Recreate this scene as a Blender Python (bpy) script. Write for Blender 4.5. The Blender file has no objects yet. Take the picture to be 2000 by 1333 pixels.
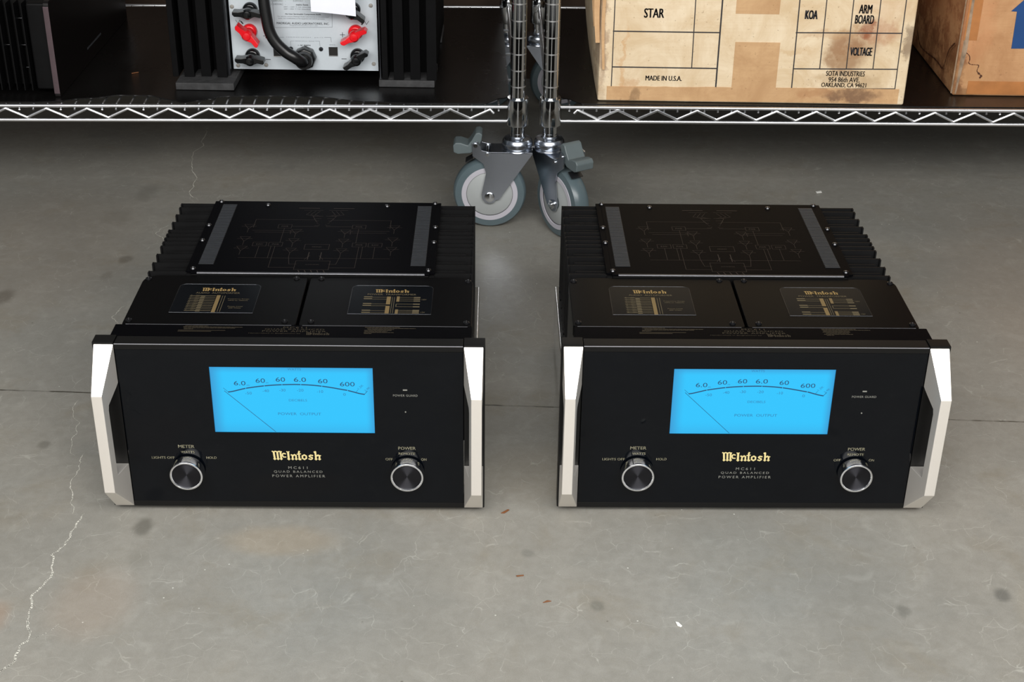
import bpy, bmesh, math, random
from mathutils import Vector, Matrix
random.seed(7)
PI = math.pi
SC = bpy.context.scene
COL = SC.collection

# ---------------------------------------------------------------- camera, world, lights, exposure
def make_camera():
    f, pitch, roll, h = 2854.4, 28.504, 0.858, 1.0328
    t, r = math.radians(pitch), math.radians(roll)
    fwd = Vector((0, math.cos(t), -math.sin(t))); up = Vector((0, math.sin(t), math.cos(t))); rt = Vector((1, 0, 0))
    r2 = rt*math.cos(r) + up*math.sin(r); u2 = -rt*math.sin(r) + up*math.cos(r)
    cd = bpy.data.cameras.new('camera'); cd.sensor_width = 36; cd.lens = f/2000*36
    cd.clip_start = 0.05; cd.clip_end = 60
    co = bpy.data.objects.new('camera', cd); COL.objects.link(co)
    M = Matrix((r2, u2, -fwd)).transposed().to_4x4(); M.translation = Vector((0, 0, h))
    co.matrix_world = M
    SC.camera = co
make_camera()
w = bpy.data.worlds.new('world'); SC.world = w; w.use_nodes = True
w.node_tree.nodes['Background'].inputs[0].default_value = (0.80, 0.90, 1.0, 1)
w.node_tree.nodes['Background'].inputs[1].default_value = 0.12
def area(name, loc, rot, sx, sy, power, col):
    l = bpy.data.lights.new(name, 'AREA'); l.shape = 'RECTANGLE'; l.size = sx; l.size_y = sy; l.energy = power; l.color = col
    o = bpy.data.objects.new(name, l); COL.objects.link(o); o.location = loc; o.rotation_euler = rot
    return o
# daylight coming in through the tall open bay door behind and above the photographer
area('bay_door_daylight', (0.0, -1.7, 1.75), (math.radians(84), 0, 0), 4.2, 1.9, 83, (1.0, 0.98, 0.95))
area('overhead_fill', (0.1, -0.05, 1.70), (math.radians(30), 0, 0), 3.2, 0.8, 84, (1.0, 0.98, 0.95))  # added soft fill close overhead, placed to brighten the near floor
SC.view_settings.view_transform = 'Standard'; SC.view_settings.look = 'None'
SC.view_settings.exposure = 0.0; SC.view_settings.gamma = 1; SC.view_settings.use_curve_mapping = False
SC.cycles.max_bounces = 6; SC.cycles.glossy_bounces = 4; SC.cycles.sample_clamp_indirect = 4

# ---------------------------------------------------------------- materials
def lin(c):
    return tuple(((v/255)/12.92 if v <= 10 else (((v/255)+0.055)/1.055)**2.4) for v in c) + (1,)
class NT:
    def __init__(s, name):
        s.m = bpy.data.materials.new(name); s.m.use_nodes = True; s.t = s.m.node_tree
        s.b = s.t.nodes['Principled BSDF']
    def n(s, typ, **k):
        x = s.t.nodes.new(typ)
        for a, v in k.items(): setattr(x, a, v)
        return x
    def set(s, sock, v):
        if isinstance(v, bpy.types.NodeSocket): s.t.links.new(v, sock)
        else: sock.default_value = v
    def math(s, op, a, b=0.0, c=0.0, clamp=False):
        x = s.n('ShaderNodeMath', operation=op); x.use_clamp = clamp
        s.set(x.inputs[0], a); s.set(x.inputs[1], b); s.set(x.inputs[2], c)
        return x.outputs[0]
    def mix(s, f, a, b):
        x = s.n('ShaderNodeMix', data_type='RGBA'); s.set(x.inputs[0], f); s.set(x.inputs[6], a); s.set(x.inputs[7], b)
        return x.outputs[2]
    def noise(s, vec, scale, detail=3, rough=.55, dist=0):
        x = s.n('ShaderNodeTexNoise'); s.set(x.inputs['Vector'], vec); x.inputs['Scale'].default_value = scale
        x.inputs['Detail'].default_value = detail; x.inputs['Roughness'].default_value = rough; x.inputs['Distortion'].default_value = dist
        return x.outputs['Fac']
    def ramp(s, f, a, b, v0=0.0, v1=1.0):
        x = s.n('ShaderNodeMapRange'); x.interpolation_type = 'SMOOTHSTEP'
        s.set(x.inputs[0], f)
        for i, v in ((1, a), (2, b), (3, v0), (4, v1)): x.inputs[i].default_value = v
        return x.outputs[0]
    def coord(s, scale=(1, 1, 1)):
        g = s.n('ShaderNodeTexCoord'); mp = s.n('ShaderNodeMapping'); mp.inputs['Scale'].default_value = scale
        s.t.links.new(g.outputs['Object'], mp.inputs[0]); return mp.outputs[0]
    def bump(s, h, st, dist=0.001):
        x = s.n('ShaderNodeBump'); x.inputs['Strength'].default_value = st; x.inputs['Distance'].default_value = dist
        s.set(x.inputs['Height'], h); s.t.links.new(x.outputs[0], s.b.inputs['Normal'])
def pm(name, c, rough=.5, metal=0, var=.06, scale=60, bump=0, spec=None, aniso=0, stretch=(1, 1, 1), rv=.05):
    m = NT(name); v = m.coord(stretch); nz = m.noise(v, scale, 4)
    c = lin(c); hi = tuple(min(1, x*(1+var*2)+.0) for x in c[:3])+(1,); lo = tuple(x*(1-var*2) for x in c[:3])+(1,)
    m.set(m.b.inputs['Base Color'], m.mix(nz, lo, hi))
    m.set(m.b.inputs['Roughness'], m.math('ADD', m.math('MULTIPLY', nz, rv), max(0, rough-rv/2)))
    m.b.inputs['Metallic'].default_value = metal
    if spec is not None: m.b.inputs['Specular IOR Level'].default_value = spec
    if bump: m.bump(nz, bump)
    if aniso:
        m.b.inputs['Anisotropic'].default_value = aniso
    return m.m
M = {}
M['glass_black'] = pm('black glass panel', (4, 6, 10), .04, 0, .03, 30, spec=.2, rv=.01)
M['satin_black'] = pm('satin black metal', (13, 13, 13), .38, 0, .08, 200, spec=.22)
M['cover_black'] = pm('black transformer cover', (5, 5, 6), .34, 0, .05, 150, spec=.06)
M['edge_glint'] = pm('painted edge highlight', (120, 120, 124), .3, .9, .05, 100)  # pale metal stands in for the highlight along black edges
M['plate_black'] = pm('black painted plate', (5, 5, 7), .5, 0, .1, 500, spec=.03, bump=.05)
M['fin_black'] = pm('black heatsink aluminium', (9, 9, 10), .5, 0, .2, 60, spec=.14)
M['tower_black'] = pm('matt black tower heatsink', (9, 9, 10), .7, 0, .2, 60, spec=.1)
M['dust_black'] = pm('dusty black heatsink', (10, 10, 11), .6, 0, .3, 25, spec=.2)
M['window_black'] = pm('glossy label window', (4, 7, 12), .2, 0, .02, 20, spec=.08)
M['silver'] = pm('brushed silver aluminium', (238, 233, 226), .46, .72, .015, 400, stretch=(8, 1, 1), bump=.03)
M['chrome'] = pm('chrome plate', (210, 212, 214), .1, 1, .02, 20, rv=.06)
M['wire_chrome'] = pm('chrome wire', (225, 226, 228), .34, 1, .02, 20)
M['zinc'] = pm('zinc plated steel', (178, 184, 194), .26, 1, .03, 12, rv=.03)
M['steel'] = pm('polished steel chassis', (200, 200, 198), .08, 1, .02, 10, rv=.04)
M['knob_chrome'] = pm('spun chrome knob', (232, 233, 236), .18, 1, .05, 60, stretch=(1, .05, 1))
M['groove'] = pm('bright groove steel', (235, 235, 235), .35, 1, .02, 20)
M['gold_ink'] = pm('gold lettering', (205, 190, 135), .5, 0, .03, 50)
M['gold_dim'] = pm('dim gold lettering', (58, 51, 38), .6, 0, .05, 50)
M['gold_faint'] = pm('faint bronze diagram ink', (46, 37, 32), .6, 0, .05, 50)
M['gold_mid'] = pm('gold label ink', (150, 124, 76), .5, 0, .05, 50)
M['gold_bar'] = pm('gold bar ink', (116, 97, 62), .5, 0, .05, 50)
M['label_ink'] = pm('bronze label ink', (96, 86, 64), .6, 0, .05, 50)
M['white_ink'] = pm('pale gold lettering', (165, 160, 135), .5, 0, .03, 50)
M['grey_ink'] = pm('grey lettering', (120, 120, 114), .5, 0, .03, 50)
M['screw'] = pm('screw steel', (84, 84, 86), .3, 1, .1, 60)
M['bright_screw'] = pm('nickel screw', (170, 166, 160), .4, .6, .1, 60)
M['dark_screw'] = pm('black screw', (34, 34, 36), .3, .6, .1, 60)
M['grille'] = pm('grey vent louvre', (64, 67, 72), .45, .5, .1, 100)
M['rubber'] = pm('black rubber', (16, 16, 16), .6, 0, .1, 100)
M['meter_ink'] = pm('dark blue meter ink', (14, 60, 96), .6, 0, .02, 50)
M['meter_ink2'] = pm('soft blue meter ink', (28, 104, 150), .6, 0, .02, 50)
M['tyre'] = pm('grey polyurethane tyre', (84, 98, 103), .32, 0, .05, 60, spec=.5)
M['rim'] = pm('pale grey rim', (178, 176, 184), .5, 0, .03, 60)
M['hub'] = pm('grey plastic hub', (160, 164, 164), .5, 0, .03, 60)
M['pedal'] = pm('grey plastic pedal', (88, 98, 100), .45, 0, .05, 60)
M['liner'] = pm('black shelf liner', (14, 13, 13), .28, 0, .12, 12, spec=.45, rv=.14)
M['amp_grey'] = pm('satin silver rear panel', (196, 204, 210), .5, .1, .02, 200)
M['amp_edge'] = pm('dark steel flange', (66, 68, 72), .3, .8, .1, 60)
M['slab'] = pm('dusty black foot slab', (52, 52, 53), .75, 0, .4, 90)
M['red'] = pm('red plastic', (222, 24, 34), .25, 0, .04, 40, spec=.5)
M['black_plastic'] = pm('black plastic', (14, 15, 16), .22, 0, .05, 40, spec=.5)
M['cable'] = pm('black cable sheath', (16, 16, 17), .33, 0, .1, 60, spec=.5)
M['ink'] = pm('black print', (34, 34, 36), .7, 0, .1, 60)
M['ink_grey'] = pm('grey print', (112, 116, 122), .7, 0, .05, 60)
M['paper'] = pm('white paper', (238, 240, 250), .6, 0, .01, 60)
M['grey_paper'] = pm('grey paper', (120, 120, 124), .6, 0, .03, 60)
M['pink_edge'] = pm('rosy anodised edge', (120, 104, 110), .32, .9, .05, 60)
M['face_black'] = pm('black brushed faceplate', (16, 13, 13), .4, 0, .1, 300, stretch=(1, .05, 1), spec=.35)
M['navy'] = pm('blue print', (18, 66, 122), .6, 0, .06, 40)
M['carton_ink'] = pm('carton print', (44, 42, 44), .7, 0, .2, 300)
M['crack'] = pm('white crack filler', (205, 203, 192), .8, 0, .1, 200)
M['wood'] = pm('splinter wood', (120, 74, 40), .7, 0, .1, 300)
M['chip'] = pm('white paint chip', (225, 225, 220), .7, 0, .05, 300)
M['wallm'] = pm('brown painted wall', (74, 58, 46), .8, 0, .1, 3)
M['wallu'] = pm('grey upper wall for reflections', (112, 109, 104), .8, 0, .08, 3)  # tone made up, lighter than the wall below, for chrome to mirror
M['dark'] = pm('dark socket', (20, 18, 16), .6, 0, .1, 60)

def screen_mat():
    m = NT('backlit blue meter face'); g = m.n('ShaderNodeTexCoord'); sp = m.n('ShaderNodeSeparateXYZ')
    m.t.links.new(g.outputs['Generated'], sp.inputs[0])
    x, z = sp.outputs[0], sp.outputs[2]
    ex = m.math('MULTIPLY', m.ramp(x, 0, .10), m.ramp(x, 1, .93)); ez = m.math('MULTIPLY', m.ramp(z, 1, .86), m.ramp(z, -.25, .25))
    e = m.math('MULTIPLY', ex, ez)
    m.set(m.b.inputs['Emission Color'], m.mix(e, lin((52, 152, 212)), lin((42, 196, 255))))
    m.b.inputs['Emission Strength'].default_value = .93
    m.b.inputs['Base Color'].default_value = (.01, .03, .04, 1); m.b.inputs['Roughness'].default_value = .6
    m.b.inputs['Specular IOR Level'].default_value = .1
    return m.m
M['screen'] = screen_mat()
def spun_mat():
    m = NT('spun black knob face'); m.b.inputs['Base Color'].default_value = lin((58, 58, 62)); m.b.inputs['Metallic'].default_value = 1
    v = m.coord(); m.set(m.b.inputs['Roughness'], m.math('ADD', m.math('MULTIPLY', m.noise(v, 600), .1), .42))
    m.b.inputs['Anisotropic'].default_value = .9; m.b.inputs['Anisotropic Rotation'].default_value = .25
    t = m.n('ShaderNodeTangent', direction_type='RADIAL', axis='Y'); m.t.links.new(t.outputs[0], m.b.inputs['Tangent'])
    return m.m
M['spun'] = spun_mat()
def blob(m, sx, sy, cx, cy, rx, ry, soft=.5):
    dx = m.math('DIVIDE', m.math('SUBTRACT', sx, cx), rx); dy = m.math('DIVIDE', m.math('SUBTRACT', sy, cy), ry)
    d = m.math('SQRT', m.math('ADD', m.math('MULTIPLY', dx, dx), m.math('MULTIPLY', dy, dy)))
    return m.ramp(d, 1+soft*.5, 1-soft*.5)
def floor_mat():
    m = NT('grey concrete'); v = m.coord()
    n1 = m.noise(v, 2.2, 5, .6, .3); n2 = m.noise(v, 9, 6, .65, .4); n3 = m.noise(v, 900, 2, .7)
    c = m.mix(m.ramp(n1, .3, .7), lin((136, 135, 129)), lin((153, 150, 142)))
    c = m.mix(m.math('MULTIPLY', m.ramp(n2, .5, .75), .5), c, lin((134, 126, 110)))
    c = m.mix(m.math('MULTIPLY', m.ramp(n2, .45, .2), .35), c, lin((128, 131, 128)))
    c = m.mix(m.ramp(n3, .25, .8, 0, .35), c, lin((105, 102, 94)))
    n4 = m.noise(v, 70, 4, .7, .3); c = m.mix(m.ramp(n4, .35, .7, 0, .22), c, lin((110, 107, 99))); n5 = m.noise(v, 26, 5, .7, .5); c = m.mix(m.ramp(n5, .5, .75, 0, .25), c, lin((172, 171, 164)))
    # craze lines: distorted cell edges, only here and there
    wv = m.n('ShaderNodeTexNoise'); m.set(wv.inputs['Vector'], v); wv.inputs['Scale'].default_value = 14; wv.inputs['Detail'].default_value = 4
    vm = m.n('ShaderNodeVectorMath', operation='MULTIPLY_ADD'); m.set(vm.inputs[0], wv.outputs['Color']); vm.inputs[1].default_value = (.07, .07, 0); m.set(vm.inputs[2], v)
    vo = m.n('ShaderNodeTexVoronoi', feature='DISTANCE_TO_EDGE'); m.set(vo.inputs['Vector'], vm.outputs[0]); vo.inputs['Scale'].default_value = 32
    ln = m.math('MULTIPLY', m.ramp(vo.outputs['Distance'], .017, .0), m.ramp(m.noise(v, 22, 5, .7), .42, .66, 0, .24))
    c = m.mix(ln, c, lin((214, 214, 204)))
    # pale specks
    v2 = m.n('ShaderNodeTexVoronoi'); m.set(v2.inputs['Vector'], v); v2.inputs['Scale'].default_value = 75
    sp = m.math('MULTIPLY', m.ramp(v2.outputs['Distance'], .09, .05), m.ramp(m.noise(v, 33, 2), .6, .66))
    c = m.mix(m.math('MULTIPLY', sp, .75), c, lin((220, 220, 212)))
    v3 = m.n('ShaderNodeTexVoronoi'); m.set(v3.inputs['Vector'], v); v3.inputs['Scale'].default_value = 41
    sp = m.math('MULTIPLY', m.ramp(v3.outputs['Distance'], .08, .04), m.ramp(m.noise(v, 21, 2), .6, .66))
    c = m.mix(m.math('MULTIPLY', sp, .5), c, lin((70, 60, 48)))
    s = m.n('ShaderNodeSeparateXYZ'); m.set(s.inputs[0], v); X, Y = s.outputs[0], s.outputs[1]
    wob = m.math('MULTIPLY', m.math('SUBTRACT', m.noise(v, 30, 3), .5), .012)
    Xw = m.math('ADD', X, wob); Yw = m.math('ADD', Y, wob)
    for (cx, cy, rx, ry, st, col) in [(-.4364, 1.4229, .015, .022, .55, (78, 76, 68)), (.5583, 1.3176, .011, .014, .6, (84, 84, 80)), (.439, 1.2868, .010, .013, .5, (92, 92, 86)),
        (.0994, 1.2878, .010, .012, .45, (92, 92, 84)), (.0217, 1.3828, .010, .010, .4, (96, 96, 90)), (-.4992, 1.5961, .008, .013, .3, (100, 98, 90)), (-.606, 1.60, .011, .012, .4, (84, 82, 74)),
        (-.662, 2.442, .024, .05, .25, (90, 88, 80)), (-.69, 2.33, .03, .045, .2, (90, 88, 80)), (-.635, 2.162, .012, .018, .45, (80, 76, 68)), (-.65, 2.10, .012, .018, .25, (80, 76, 68)), (-.79, 2.02, .019, .03, .5, (74, 71, 63)),
        (-.06, 1.86, .025, .03, .25, (84, 80, 70)), (-.43, 1.36, .016, .02, .2, (100, 98, 88)), (.21, 1.32, .012, .014, .2, (110, 108, 100)),
        (-.46, 1.28, .055, .075, .11, (186, 150, 118)), (-.57, 1.25, .03, .04, .18, (176, 124, 84)), (.62, 1.26, .06, .1, .25, (172, 156, 120)), (.05, 1.55, .12, .08, .1, (150, 130, 96)),
        (-.27, 1.40, .08, .035, .2, (176, 150, 112)), (.86, 2.1, .2, .4, .15, (140, 112, 88)), (-.8, 2.2, .22, .3, .15, (128, 104, 80))]:
        c = m.mix(m.math('MULTIPLY', blob(m, Xw, Yw, cx, cy, rx*.78, ry*.78, .9), st), c, lin(col))
    # saw-cut joint
    jl = m.math('ADD', m.math('MULTIPLY', m.math('ADD', X, .7067), -.0318), 1.7381)
    d = m.math('ABSOLUTE', m.math('SUBTRACT', m.math('ADD', Y, m.math('MULTIPLY', wob, .25)), jl))
    jm = m.math('MULTIPLY', m.ramp(d, .0022, .0008), m.ramp(m.noise(v, 40, 3), .3, .6, .25, .9))
    c = m.mix(jm, c, lin((58, 54, 46)))
    m.set(m.b.inputs['Base Color'], c)
    m.set(m.b.inputs['Roughness'], m.math('ADD', m.math('MULTIPLY', n2, .25), .26))
    m.b.inputs['Specular IOR Level'].default_value = .3
    m.bump(m.math('ADD', n3, m.math('MULTIPLY', jm, -3)), .06, .0006)
    return m.m
M['floor'] = floor_mat()
def carton_mat(name, pale, dark, stains):
    m = NT(name); v = m.coord(); vs = m.coord((2, 2, 40)); vv = m.coord((40, 2, 1.5))
    n = m.noise(v, 14, 6, .7, .6); ns = m.noise(vs, 8, 3); nv = m.noise(vv, 1.2, 4)
    c = m.mix(m.ramp(n, .3, .75), lin(pale), lin(dark))
    c = m.mix(m.ramp(ns, .4, .75, 0, .25), c, lin(dark)); c = m.mix(m.ramp(nv, .45, .8, 0, .45), c, lin(dark))
    s = m.n('ShaderNodeSeparateXYZ'); m.set(s.inputs[0], v); X, Z = s.outputs[0], s.outputs[2]
    wx = m.math('MULTIPLY', m.math('SUBTRACT', m.noise(v, 26, 5, .7), .5), .05)
    X = m.math('ADD', X, wx); Z = m.math('ADD', Z, wx)
    for (cx, cz, rx, rz, st, col) in stains:
        k = m.math('MULTIPLY', blob(m, X, Z, cx, cz, rx, rz, .7), m.ramp(m.noise(v, 60, 4, .7), .2, .6, st*.45, st))
        c = m.mix(k, c, lin(col))
    v3 = m.noise(v, 220, 2); c = m.mix(m.ramp(v3, .68, .75, 0, .4), c, lin((120, 84, 52)))
    m.set(m.b.inputs['Base Color'], c); m.b.inputs['Roughness'].default_value = .75
    m.bump(n, .15, .004)
    return m.m
M['carton'] = carton_mat('weathered pale carton', (232, 214, 184), (208, 182, 144), [
    (.541, .303, .032, .034, .8, (150, 112, 76)), (.56, .325, .04, .025, .5, (150, 106, 70)), (.52, .34, .05, .008, .4, (176, 130, 84)), (.60, .345, .03, .02, .5, (168, 104, 66)), (.572, .345, .012, .012, .8, (140, 74, 40)),
    (.60, .385, .05, .02, .3, (188, 140, 92)), (.545, .262, .05, .012, .5, (168, 138, 98)), (.592, .255, .02, .02, .4, (178, 150, 112)), (.645, .33, .008, .03, .7, (120, 98, 78)), (.142, .33, .008, .1, .5, (130, 90, 64)),
    (.178, .28, .004, .06, .5, (200, 150, 96)), (.188, .24, .012, .02, .5, (190, 140, 90)), (.46, .31, .03, .006, .4, (196, 160, 112))])
M['carton2'] = carton_mat('kraft carton', (198, 152, 108), (172, 124, 82), [
    (.752, .30, .010, .10, .8, (110, 62, 28)), (.775, .26, .03, .016, .45, (188, 144, 98)), (.77, .34, .03, .06, .35, (200, 134, 90)), (.765, .222, .02, .012, .5, (120, 84, 50))])
M['tape'] = carton_mat('paper tape', (206, 168, 124), (182, 142, 100), [(.56, .235, .045, .012, .8, (104, 74, 54)), (.20, .232, .008, .01, .6, (120, 92, 62)), (.50, .24, .03, .008, .4, (160, 110, 70))])
M['tape2'] = pm('brown packing tape', (176, 116, 66), .35, 0, .2, 30)
M['clear_tape'] = pm('cloudy clear tape', (150, 128, 106), .2, 0, .5, 60, spec=.7)
M['stain'] = pm('dark brown stain', (74, 38, 18), .6, 0, .3, 200)

# ---------------------------------------------------------------- mesh helpers
class MB:
    def __init__(s): s.v = []; s.f = []; s.k = 0
    def add(s, vs, fs):
        o = len(s.v); s.v += [tuple(x) for x in vs]; s.f += [tuple(i+o for i in f) for f in fs]; return s
    def box(s, x0, x1, y0, y1, z0, z1):
        return s.add([(x, y, z) for z in (z0, z1) for y in (y0, y1) for x in (x0, x1)],
                     [(0, 2, 3, 1), (4, 5, 7, 6), (0, 1, 5, 4), (2, 6, 7, 3), (0, 4, 6, 2), (1, 3, 7, 5)])
    def prism(s, poly, a, b, ax='y'):
        n = len(poly); k = {'y': lambda p, q: (p[0], q, p[1]), 'x': lambda p, q: (q, p[0], p[1]), 'z': lambda p, q: (p[0], p[1], q)}[ax]
        vs = [k(p, a) for p in poly]+[k(p, b) for p in poly]
        return s.add(vs, [tuple(range(n)), tuple(range(2*n-1, n-1, -1))]+[(i, i+n, (i+1) % n+n, (i+1) % n) for i in range(n)])
    def lathe(s, prof, n=32, org=(0, 0, 0), ax='z', cap=True):
        vs = []; fs = []; m = len(prof)
        for i in range(n):
            a = 2*PI*i/n; c, d = math.cos(a), math.sin(a)
            for r, h in prof:
                p = {'z': (r*c, r*d, h), 'y': (r*c, h, r*d), 'x': (h, r*c, r*d)}[ax]
                vs.append((p[0]+org[0], p[1]+org[1], p[2]+org[2]))
        for i in range(n):
            j = (i+1) % n
            for k in range(m-1): fs.append((i*m+k, j*m+k, j*m+k+1, i*m+k+1))
        if cap:
            fs.append(tuple(i*m for i in range(n))[::-1]); fs.append(tuple(i*m+m-1 for i in range(n)))
        return s.add(vs, fs)
    def tube(s, pts, r, n=8, closed=False):
        P = [Vector(p) for p in pts]; vs = []; fs = []; m = len(P); up = None
        for i, p in enumerate(P):
            if closed: t = (P[(i+1) % m]-P[i-1])
            else: t = (P[min(i+1, m-1)]-P[max(i-1, 0)])
            t.normalize()
            if up is None: up = t.orthogonal().normalized()
            up = (up-t*up.dot(t)); up = up.normalized() if up.length > 1e-6 else t.orthogonal().normalized()
            b = t.cross(up)
            for k in range(n):
                a = 2*PI*k/n; vs.append(p+(up*math.cos(a)+b*math.sin(a))*r)
        for i in range(m if closed else m-1):
            j = (i+1) % m
            for k in range(n): fs.append((i*n+k, i*n+(k+1) % n, j*n+(k+1) % n, j*n+k))
        if not closed: fs += [tuple(range(n))[::-1], tuple((m-1)*n+k for k in range(n))]
        return s.add(vs, fs)
    def line(s, pts, wd, fr):
        """flat ribbon polyline drawn in frame fr(u,v)->xyz; each stroke lies a hair above the last"""
        o_ = Vector(fr(0, 0)); nm = (Vector(fr(1, 0))-o_).cross(Vector(fr(0, 1))-o_).normalized(); f0 = fr
        for (a, b) in zip(pts[:-1], pts[1:]):
            s.k = (s.k+1) % 50; fr = lambda u, v, q=nm*(s.k*2.5e-6): Vector(f0(u, v))+q
            dx, dy = b[0]-a[0], b[1]-a[1]; L = math.hypot(dx, dy) or 1; nx, ny = -dy/L*wd/2, dx/L*wd/2; ex, ey = dx/L*wd*.3, dy/L*wd*.3
            s.add([fr(a[0]+nx-ex, a[1]+ny-ey), fr(a[0]-nx-ex, a[1]-ny-ey), fr(b[0]-nx+ex, b[1]-ny+ey), fr(b[0]+nx+ex, b[1]+ny+ey)], [(0, 1, 2, 3)])
        return s
    def text(s, st, fr, cx, cy, wd=None, h=None, bold=0, sp=1.0, rot=0, al='C'):
        if bold:
            e = bold*.75*((h or wd/len(st))/.75)
            for dx in (-e, e): s.text(st, lambda a, b, dx=dx: fr(a+dx*math.cos(rot), b+dx*math.sin(rot)), cx, cy, wd, h, 0, sp, rot, al)
        vs, fs = glyphs(st, 0, sp)
        x0 = min(v[0] for v in vs); x1 = max(v[0] for v in vs); y0 = min(v[1] for v in vs); y1 = max(v[1] for v in vs)
        sy = h/(y1-y0) if h else None; sx = wd/(x1-x0) if wd else None
        if sx is None: sx = sy
        if sy is None: sy = sx
        c, d = math.cos(rot), math.sin(rot); out = []
        for v in vs:
            a = (v[0]-(x0+x1)/2)*sx; b = (v[1]-(y0+y1)/2)*sy
            if al == 'L': a = (v[0]-x0)*sx
            out.append(fr(cx+a*c-b*d, cy+a*d+b*c))
        return s.add(out, fs)
    def build(s, name, mat, parent=None, label=None, bevel=0, smooth=True, seg=2, ang=30, xf=None):
        me = bpy.data.meshes.new(name); me.from_pydata(s.v, [], s.f)
        bm = bmesh.new(); bm.from_mesh(me)
        if len(s.f) < 4000 and bevel != -1: bmesh.ops.recalc_face_normals(bm, faces=bm.faces)
        if bevel > 0:
            es = [e for e in bm.edges if len(e.link_faces) == 2 and e.calc_face_angle(0) > math.radians(ang)]
            bmesh.ops.bevel(bm, geom=es, offset=bevel, segments=seg, affect='EDGES', profile=.5, clamp_overlap=True)
        if xf is not None: bm.transform(xf)
        bm.to_mesh(me); bm.free()
        if smooth:
            me.shade_smooth(); me.set_sharp_from_angle(angle=math.radians(38))
        me.materials.append(M[mat] if isinstance(mat, str) else mat)
        o = bpy.data.objects.new(name, me); COL.objects.link(o)
        if bevel > 0 and smooth:
            wn = o.modifiers.new('weighted_normals', 'WEIGHTED_NORMAL'); wn.keep_sharp = True
        if parent is not None: o.parent = parent
        if label: o['label'] = label
        return o
_G = {}
def glyphs(st, bold, sp):
    k = (st, bold, sp)
    if k in _G: return _G[k]
    cu = bpy.data.curves.new('t', 'FONT'); cu.body = st; cu.resolution_u = 3; cu.offset = bold; cu.space_character = sp; cu.fill_mode = 'FRONT'
    ob = bpy.data.objects.new('t', cu); COL.objects.link(ob)
    me = bpy.data.meshes.new_from_object(ob.evaluated_get(bpy.context.evaluated_depsgraph_get()))
    r = ([(v.co.x, v.co.y) for v in me.vertices], [tuple(p.vertices) for p in me.polygons])
    bpy.data.objects.remove(ob); bpy.data.curves.remove(cu); bpy.data.meshes.remove(me)
    _G[k] = r; return r
def thing(name, label, cat, loc=(0, 0, 0), rz=0, group=None):
    o = bpy.data.objects.new(name, None); COL.objects.link(o); o.empty_display_size = .05
    o.location = loc; o.rotation_euler = (0, 0, rz); tag(o, label, cat, group); return o
def tag(o, label, cat, group=None):
    o['label'] = label; o['category'] = cat
    if group: o['group'] = group
    return o
def struct(o): o['kind'] = 'structure'; return o

# ---------------------------------------------------------------- the setting
fl = MB().box(-4, 4, -1.5, 3.3, -.12, 0).build('floor', 'floor', smooth=False); struct(fl)
struct(MB().box(-4, 4, 3.12, 3.3, 0, .60).build('wall_back', 'wallm', smooth=False))
struct(MB().box(-4, 4, 3.12, 3.3, .601, 2.8).build('wall_back', 'wallu', smooth=False))  # unseen upper part, lightened to give the knobs something to reflect
def crack(pts, w0):
    P = [Vector((a, b)) for a, b in pts]
    for it in range(3):
        Q = [P[0]]
        for a, b in zip(P[:-1], P[1:]):
            L = (b-a).length; mdl = (a+b)/2+Vector((random.uniform(-1, 1), random.uniform(-1, 1)))*L*.13
            Q += [mdl, b]
        P = Q
    m = MB(); n = len(P)
    for i in range(n-1):
        a, b = P[i], P[i+1]; t = (b-a).normalized(); nn = Vector((-t.y, t.x))
        wa = w0*random.uniform(.35, 1.1); e = min(1, i/4, (n-1-i)/4)+.15; wa *= min(1, e)
        c0 = a-t*.0004; c1 = b+t*.0004
        m.add([(c0.x+nn.x*wa/2, c0.y+nn.y*wa/2, .00025), (c0.x-nn.x*wa/2, c0.y-nn.y*wa/2, .00025), (c1.x-nn.x*wa/2, c1.y-nn.y*wa/2, .00025), (c1.x+nn.x*wa/2, c1.y+nn.y*wa/2, .00025)], [(0, 1, 2, 3)])
    m.build('floor_crack', 'crack', fl, smooth=False, bevel=-1)
crack([(-0.5912, 1.7166), (-0.593, 1.6895), (-0.5866, 1.6685), (-0.5743, 1.6558), (-0.5708, 1.6277), (-0.5694, 1.5978), (-0.5596, 1.5762)], .0009)
crack([(-0.5488, 1.5825), (-0.547, 1.5586), (-0.5449, 1.5434), (-0.5483, 1.5224), (-0.5374, 1.4845), (-0.5348, 1.4682), (-0.5274, 1.4479)], .0013)
crack([(-0.5133, 1.4483), (-0.5164, 1.4209), (-0.5175, 1.4024), (-0.5198, 1.3822), (-0.5302, 1.3662), (-0.5192, 1.3337), (-0.522, 1.313), (-0.5298, 1.2927), (-0.5247, 1.2678), (-0.5224, 1.2486), (-0.5172, 1.235), (-0.5124, 1.2225), (-0.518, 1.2049), (-0.516, 1.1838), (-0.5202, 1.1734), (-0.5262, 1.1653)], .0024)
crack([(-0.5107, 1.2167), (-0.5029, 1.2219), (-0.4941, 1.2296), (-0.4867, 1.2426)], .0008)
crack([(-0.6194, 2.7804), (-0.6064, 2.6808), (-0.6131, 2.5994), (-0.5956, 2.5355), (-0.5875, 2.4569), (-0.5635, 2.4105)], .0014)
crack([(-0.5934, 2.3016), (-0.6028, 2.2883), (-0.6086, 2.2669), (-0.5989, 2.2546), (-0.5885, 2.2383)], .0011)
crack([(-0.5955, 1.998), (-0.603, 1.9737), (-0.607, 1.9584), (-0.5976, 1.9454), (-0.591, 1.9374)], .0014)

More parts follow.
